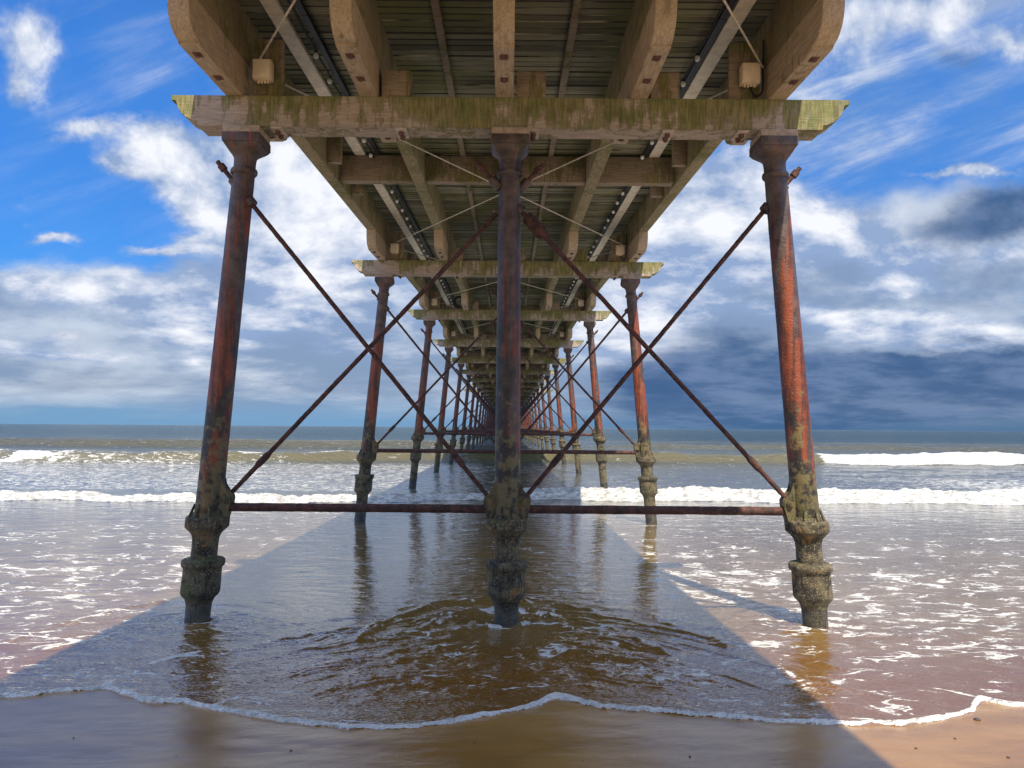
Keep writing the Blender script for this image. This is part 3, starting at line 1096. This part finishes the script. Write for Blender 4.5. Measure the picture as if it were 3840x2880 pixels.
Z = np.maximum(Z, np.where(sd > 0.03, sz_ + 0.004, -99))
depth = smooth(6.0, 24.0, Yg)

keep = np.ones(len(ys), dtype=bool)


def sea_material():
    m, g = material('sea water with foam')
    p = g.pos()
    x, y, z = g.xyz(p)

    def at(n):
        a = g.n('ShaderNodeAttribute', attribute_name=n)
        return a.outputs['Fac']
    fo, dp, fc, wk = at('foam'), at('depth'), at('face'), at('wake')
    # lacy foam threshold
    flat = g.vec(g.m('MULTIPLY', x, 0.85), g.m('MULTIPLY', y, 1.9), 0.0)
    warp = g.v('ADD', flat, g.v('SCALE', g.v('SUBTRACT', g.noise(flat, 1.6, 3, 0.6, 0.0, 'Color'), (0.5, 0.5, 0.5)), None))
    g.t.nodes[-1]
    sc = [n for n in g.t.nodes if n.type == 'VECT_MATH' and n.operation == 'SCALE'][-1]
    sc.inputs['Scale'].default_value = 0.55
    n1 = g.m('MULTIPLY_ADD', g.noise(warp, g.lerp(y, 5.0, 13.0, 5.2, 3.2), 6, 0.66), 0.84, 0.07)
    n2 = g.noise(flat, 17.0, 3, 0.6)
    v = g.n('ShaderNodeTexVoronoi', feature='DISTANCE_TO_EDGE', i_Scale=2.6)
    g.put(v.inputs['Vector'], warp)
    web = g.ramp(v.outputs['Distance'], 0.065, 0.0)
    patch = g.ramp(g.noise(warp, 1.05, 3, 0.6), 0.50, 0.66)
    val = g.m('ADD', g.m('ADD', n1, g.m('MULTIPLY', n2, 0.18)), g.m('MULTIPLY', g.m('MULTIPLY', web, patch), 0.27))
    val = g.m('ADD', val, fo)
    fmask = g.ramp(val, 0.925, 0.965)
    halo = g.m('MULTIPLY', g.ramp(val, 0.80, 0.95), 0.06)
    # water colour
    sandy = g.mix(g.ramp(g.noise(flat, 0.7, 4, 0.6), 0.35, 0.65), (0.155, 0.087, 0.020), (0.205, 0.122, 0.036))
    sandy = g.mix(g.ramp(y, 7.6, 5.4), sandy, (0.165, 0.072, 0.011))
    mid = (0.075, 0.075, 0.058)
    c = g.mix(dp, sandy, mid)
    c = g.mix(g.ramp(y, 30.0, 120.0), c, (0.02, 0.047, 0.062))
    c = g.mix(g.m('MULTIPLY', fc, g.lerp(y, 45.0, 65.0, 1.0, 0.7)), c, (0.105, 0.09, 0.038))
    c = g.mix(halo, c, (0.75, 0.72, 0.68))
    # ripples finer than the mesh
    fade = g.m('DIVIDE', 7.0, g.m('MAXIMUM', y, 5.0))
    r1 = g.noise(g.vec(g.m('MULTIPLY', x, 0.6), g.m('MULTIPLY', y, 2.0), 0.0), 4.2, 3, 0.5, 0.5)
    r2 = g.noise(g.vec(x, g.m('MULTIPLY', y, 2.0), 0.0), 1.5, 4, 0.6, 0.3)
    r3 = g.noise(g.vec(x, g.m('MULTIPLY', y, 2.6), 0.0), 22.0, 1, 0.5, 0.4)
    nb = g.bump(r2, g.lerp(y, 14.0, 70.0, 0.06, 1.0), g.lerp(y, 14.0, 90.0, 0.15, 0.7))
    nb = g.bump(r1, g.m('ADD', g.lerp(y, 16.0, 30.0, 0.13, 0.4), g.m('MULTIPLY', wk, 0.4)), 0.05, nb)
    nb = g.bump(r3, g.m('ADD', g.lerp(y, 5.2, 9.0, 0.30, 0.05), g.m('MULTIPLY', wk, 0.5)), 0.012, nb)
    water = g.surf(c, g.lerp(y, 9.0, 60.0, 0.012, 0.18), nb, IOR=g.m('ADD', g.m('ADD', g.lerp(y, 15.0, 40.0, 3.2, 1.36), g.lerp(y, 5.0, 10.5, -0.95, 0.0)), g.lerp(y, 50.0, 160.0, 0.0, -0.25)))
    fb = g.bump(g.m('ADD', n1, n2), 0.9, 0.10)
    n3 = g.noise(g.vec(x, g.m('MULTIPLY', y, 1.4), g.m('MULTIPLY', z, 2.5)), 5.0, 5, 0.68)
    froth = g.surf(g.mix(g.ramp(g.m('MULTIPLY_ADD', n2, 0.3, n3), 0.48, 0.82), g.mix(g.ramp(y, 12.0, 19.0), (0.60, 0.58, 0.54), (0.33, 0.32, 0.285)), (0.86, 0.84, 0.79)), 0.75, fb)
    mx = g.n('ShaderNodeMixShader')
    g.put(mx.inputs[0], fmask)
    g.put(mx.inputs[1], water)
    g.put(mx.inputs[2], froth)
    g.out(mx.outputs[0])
    return m


sea = link('sea', grid_mesh('sea', X, Yg, Z, sea_material(), {'foam': foam, 'depth': depth, 'face': face, 'wake': np.clip(wake, 0, 1)}))
tag(sea, 'grey green sea with two lines of white breakers and thin foamy swash', 'sea', kind='structure')

# pebbles on the bare sand
peb = MB()
peb.ball((0, 0, 0), 0.016, 9, 7, 0.55).shift(lambda v: (v.x * 1.35, v.y * (1 + 8 * v.x), v.z))
peb = peb.mesh('pebble', M_STONE)
for k, (x, y, sc) in enumerate([(2.98, 4.86, 1.0), (2.66, 4.55, 0.7), (3.05, 4.50, 0.8), (2.35, 4.40, 0.7), (2.80, 4.28, 0.8), (1.02, 4.25, 0.7), (-0.18, 4.42, 0.6), (-1.2, 4.3, 0.6), (-2.5, 4.45, 0.5)]):
    o = link('pebble', peb)
    o.location = (x, y, float(sand_z(np.array([x]), np.array([y]))[0]) + 0.003)
    sc *= 1.0 if k == 0 else 0.6
    o.scale = (sc, sc, sc)
    o.rotation_euler = (0, 0, random.uniform(0, 6))
    if k == 0:
        tag(o, 'largest dark pebble, on sunlit sand beyond the right end of the shadow edge', 'pebble', 'pebbles on the wet sand')
    else:
        tag(o, 'tiny dark pebble lying on the wet sand in front of the swash', 'pebble', 'pebbles on the wet sand')

# ================================================================== SUN AND SKY
L = Vector((LAT, FWD, -1.0)).normalized()
sun = bpy.data.lights.new('sun', 'SUN')
sun.energy = 4.5
sun.angle = math.radians(0.53)
sun.color = (1.0, 0.90, 0.74)
so = bpy.data.objects.new('sun', sun)
COL.objects.link(so)
so.rotation_euler = L.to_track_quat('-Z', 'Y').to_euler()
so.location = (5, -10, 30)

world = bpy.data.worlds.new('World')
scene.world = world
world.use_nodes = True
g = G(world.node_tree)
elev = math.asin(-L.z)
sky = g.n('ShaderNodeTexSky', sky_type='NISHITA', sun_disc=False)
sky.sun_elevation = elev
sky.sun_rotation = math.atan2(-L.x, -L.y)
sky.air_density = 1.0
sky.dust_density = 0.6
sky.ozone_density = 1.6
dirv = g.n('ShaderNodeTexCoord').outputs['Generated']
dx, dy, dz = g.xyz(dirv)
ay = g.m('MAXIMUM', g.m('ABSOLUTE', dy), 0.30)
tx = g.m('DIVIDE', dx, ay)
tz = g.m('MAXIMUM', g.m('DIVIDE', dz, ay), 0.0)
lz = g.m('LOGARITHM', g.m('ADD', tz, 0.07), 2.718)
q = g.vec(tx, g.m('MULTIPLY', lz, 0.55), 0.0)


def scale(v, k):
    o = g.v('SCALE', v)
    g.put([n for n in g.t.nodes if n.type == 'VECT_MATH' and n.operation == 'SCALE'][-1].inputs['Scale'], k)
    return o


nC = g.noise(q, 2.2, 4, 0.5, 0.1)
wcol = scale(g.v('SUBTRACT', g.noise(q, 3.4, 6, 0.6, 0.0, 'Color'), (0.5, 0.5, 0.5)), 0.17)
P = g.v('ADD', g.vec(tx, tz, 0.0), g.v('MULTIPLY', wcol, (1.2, 0.75, 0.0)))


def billow(off):
    v = g.v('ADD', q, off)
    a = g.noise(v, 4.2, 9, 0.60, 0.15)
    return a


nA = billow((0.0, 0.0, 0.0))
nL = billow((0.030, 0.030, 0.0))          # same field a little towards the sun: gives lit and shaded sides
nB = g.noise(g.v('ADD', q, (5.0, 2.0, 1.0)), 8.0, 7, 0.62, 0.2)
lit = g.m('SUBTRACT', nA, nL)


def blobs(lst, start=0.0):
    acc = start
    for cx, cy, rx, ry, w in lst:
        a, b = (cx - 1097) / 1661.0, (923 - cy) / 1661.0
        ix, iy = 1661.0 / rx, 1661.0 / ry
        v = g.v('MULTIPLY_ADD', P, (ix, iy, 0.0), (-a * ix, -b * iy, 0.0))
        e = g.m('POWER', 0.36788, g.v('DOT_PRODUCT', v, v))
        acc = g.m('MULTIPLY_ADD', e, w, acc)
    return acc


# bright cloud, grey cloud sheets, dark storm cloud, thin streaks
white = blobs([(30, 60, 110, 90, .46), (70, 130, 80, 60, .42), (30, 220, 70, 50, .48), (175, 285, 60, 30, .42), (130, 325, 40, 14, .2),
               (330, 330, 110, 60, .60), (430, 400, 150, 90, .62), (260, 385, 90, 25, .42), (540, 440, 130, 110, .55), (640, 360, 120, 130, .42),
               (760, 470, 220, 130, .55), (950, 560, 260, 150, .40), (1130, 320, 600, 270, .42), (450, 120, 150, 130, .20),
               (110, 548, 60, 14, .50), (330, 566, 130, 16, .50), (400, 540, 60, 16, .25), (600, 600, 130, 60, .30),
               (60, 650, 190, 40, .40), (330, 630, 170, 40, .42), (400, 700, 150, 40, .55), (90, 760, 150, 26, .45), (560, 760, 240, 110, .45),
               (1930, 15, 200, 45, .55), (1850, 90, 130, 70, .34), (2190, 105, 110, 30, .42), (2080, 30, 200, 40, .30),
               (1520, 430, 150, 80, .42), (1600, 520, 230, 90, .52), (1790, 480, 140, 60, .40), (1960, 560, 90, 50, .50), (1990, 610, 100, 26, .50), (2170, 540, 90, 50, .45), (2090, 350, 130, 12, .55),
               (1850, 680, 200, 32, .60), (2050, 720, 260, 46, .52), (1450, 640, 200, 140, .36), (2200, 845, 60, 16, .5), (1250, 720, 300, 160, .35)])
sheet = blobs([(150, 690, 420, 90, .75), (600, 720, 300, 140, .55), (300, 840, 700, 70, .80), (1150, 740, 520, 230, .75), (1650, 620, 420, 150, .55), (2000, 620, 380, 130, .75), (1500, 440, 220, 120, .35), (2080, 470, 230, 110, .6), (1800, 850, 800, 110, .9)])
gloom = blobs([(2190, 420, 120, 50, .85), (2080, 480, 160, 40, .45), (2200, 590, 130, 35, .35), (1780, 600, 140, 26, .28), (2120, 650, 170, 26, .35), (1980, 815, 260, 44, 1.0), (1650, 830, 260, 110, .72), (2230, 790, 190, 50, .70),
               (1480, 800, 140, 110, .30), (1850, 890, 90, 10, .55), (1998, 905, 26, 8, .6), (250, 735, 300, 22, .25), (200, 820, 330, 40, .35), (2060, 130, 80, 34, .30), (1960, 880, 500, 60, .30), (1700, 870, 600, 70, .35)])
streak = g.noise(g.vec(g.m('ADD', g.m('MULTIPLY', tx, 1.3), g.m('MULTIPLY', tz, -0.8)), g.m('ADD', g.m('MULTIPLY', tz, 5.5), g.m('MULTIPLY', tx, -1.9)), 8.0), 2.9, 8, 0.62, 0.3)
stz = blobs([(1950, 200, 460, 230, 1.0), (1520, 280, 300, 200, .85), (420, 100, 200, 160, .45), (450, 340, 330, 190, .45), (60, 130, 170, 170, .30)])

fine = g.m('ADD', g.m('MULTIPLY', g.m('SUBTRACT', nA, 0.5), 1.35), g.m('MULTIPLY', g.m('SUBTRACT', nB, 0.5), 0.45))
above = g.ramp(tz, 0.58, 0.85)  # extra cloud overhead, out of view, added for fill light
wd = g.m('ADD', g.m('ADD', white, fine), g.m('MULTIPLY', above, 0.45))
a_w = g.ramp(wd, 0.20, 0.58)
a_s = g.m('MULTIPLY', g.ramp(g.m('ADD', sheet, g.m('MULTIPLY', fine, 0.55)), 0.16, 0.60), 0.92)
a_t = g.m('MULTIPLY', g.m('MULTIPLY', stz, g.ramp(g.m('ADD', nA, g.m('MULTIPLY', nB, 0.5)), 0.5, 0.85)), g.m('MULTIPLY_ADD', g.ramp(streak, 0.33, 0.66), 0.62, 0.36))
a_g = g.m('MULTIPLY', g.ramp(g.m('ADD', gloom, g.m('MULTIPLY', fine, 0.62)), 0.16, 0.66), 0.95)
a_v = g.m('MULTIPLY', g.ramp(tz, 0.15, 0.02), 0.93)

shade = g.m('ADD', g.m('ADD', g.m('MULTIPLY', g.ramp(wd, 0.30, 1.05), 0.55), 0.14), g.m('ADD', g.m('MULTIPLY', lit, 5.0), g.m('MULTIPLY', g.m('SUBTRACT', nB, 0.5), 0.9)), None, True)
whitec = g.mix(shade, (0.215, 0.30, 0.475), (0.69, 0.705, 0.75))
sheetc = g.mix(g.ramp(g.m('ADD', nC, g.m('MULTIPLY', lit, 0.8)), 0.34, 0.66), (0.185, 0.25, 0.37), (0.45, 0.50, 0.58))
veil = g.mix(g.ramp(tx, -0.25, 0.45), (0.14, 0.265, 0.43), (0.066, 0.13, 0.235))
slate = g.mix(g.ramp(g.m('ADD', nB, g.m('MULTIPLY', lit, 1.2)), 0.36, 0.68), (0.036, 0.088, 0.20), (0.095, 0.155, 0.285))
cl = g.mix(g.ramp(streak, 0.40, 0.72), (0.125, 0.24, 0.47), (0.50, 0.55, 0.66))
cov = a_t


def over(top, a):
    global cl, cov
    k = g.m('DIVIDE', a, g.m('MAXIMUM', g.m('SUBTRACT', g.m('ADD', a, cov), g.m('MULTIPLY', a, cov)), 0.001))
    cl = g.mix(k, cl, top)
    cov = g.m('SUBTRACT', g.m('ADD', a, cov), g.m('MULTIPLY', a, cov))


over(veil, a_v)
over(sheetc, g.m('MULTIPLY', a_s, g.ramp(tz, 0.0, 0.05)))
over(whitec, g.m('MULTIPLY', a_w, g.ramp(tz, 0.02, 0.09)))
over(slate, g.m('MULTIPLY', a_g, g.lerp(tz, 0.0, 0.05, 0.75, 1.0)))
cl = scale(cl, g.lerp(tz, 0.56, 1.0, 0.86, 1.9))  # unseen overhead cloud brightened to lift the fill light
alpha = cov
tint = g.v('MULTIPLY', sky.outputs['Color'], (0.22, 0.66, 1.24))
b1 = g.n('ShaderNodeBackground')
g.put(b1.inputs['Strength'], g.lerp(tz, 0.15, 0.5, 0.07, 0.10))
g.put(b1.inputs['Color'], tint)
b2 = g.n('ShaderNodeBackground', i_Strength=1.0)
g.put(b2.inputs['Color'], cl)
mx = g.n('ShaderNodeMixShader')
g.put(mx.inputs[0], alpha)
g.put(mx.inputs[1], b1.outputs[0])
g.put(mx.inputs[2], b2.outputs[0])
wo = g.n('ShaderNodeOutputWorld')
g.put(wo.inputs['Surface'], mx.outputs[0])

# ================================================================== CAMERA
cam = bpy.data.cameras.new('camera')
cam.sensor_width = 36.0
cam.lens = 1661.0 / 2212.0 * 36.0
cam.shift_x = 9.0 / 2212.0
cam.shift_y = 93.7 / 2212.0
cam.clip_start = 0.05
cam.clip_end = 60000
co_ = bpy.data.objects.new('camera', cam)
COL.objects.link(co_)
r = math.radians(0.438)
co_.matrix_world = Matrix.Translation((0, 0, EYE)) @ Matrix.Rotation(math.radians(90), 4, 'X') @ Matrix.Rotation(r, 4, 'Z')
scene.camera = co_

vs = scene.view_settings
vs.view_transform = 'Standard'
vs.look = 'None'
vs.exposure = 0.68
vs.gamma = 1.0
vs.use_curve_mapping = False
scene.cycles.max_bounces = 6
scene.cycles.diffuse_bounces = 4
scene.cycles.glossy_bounces = 3
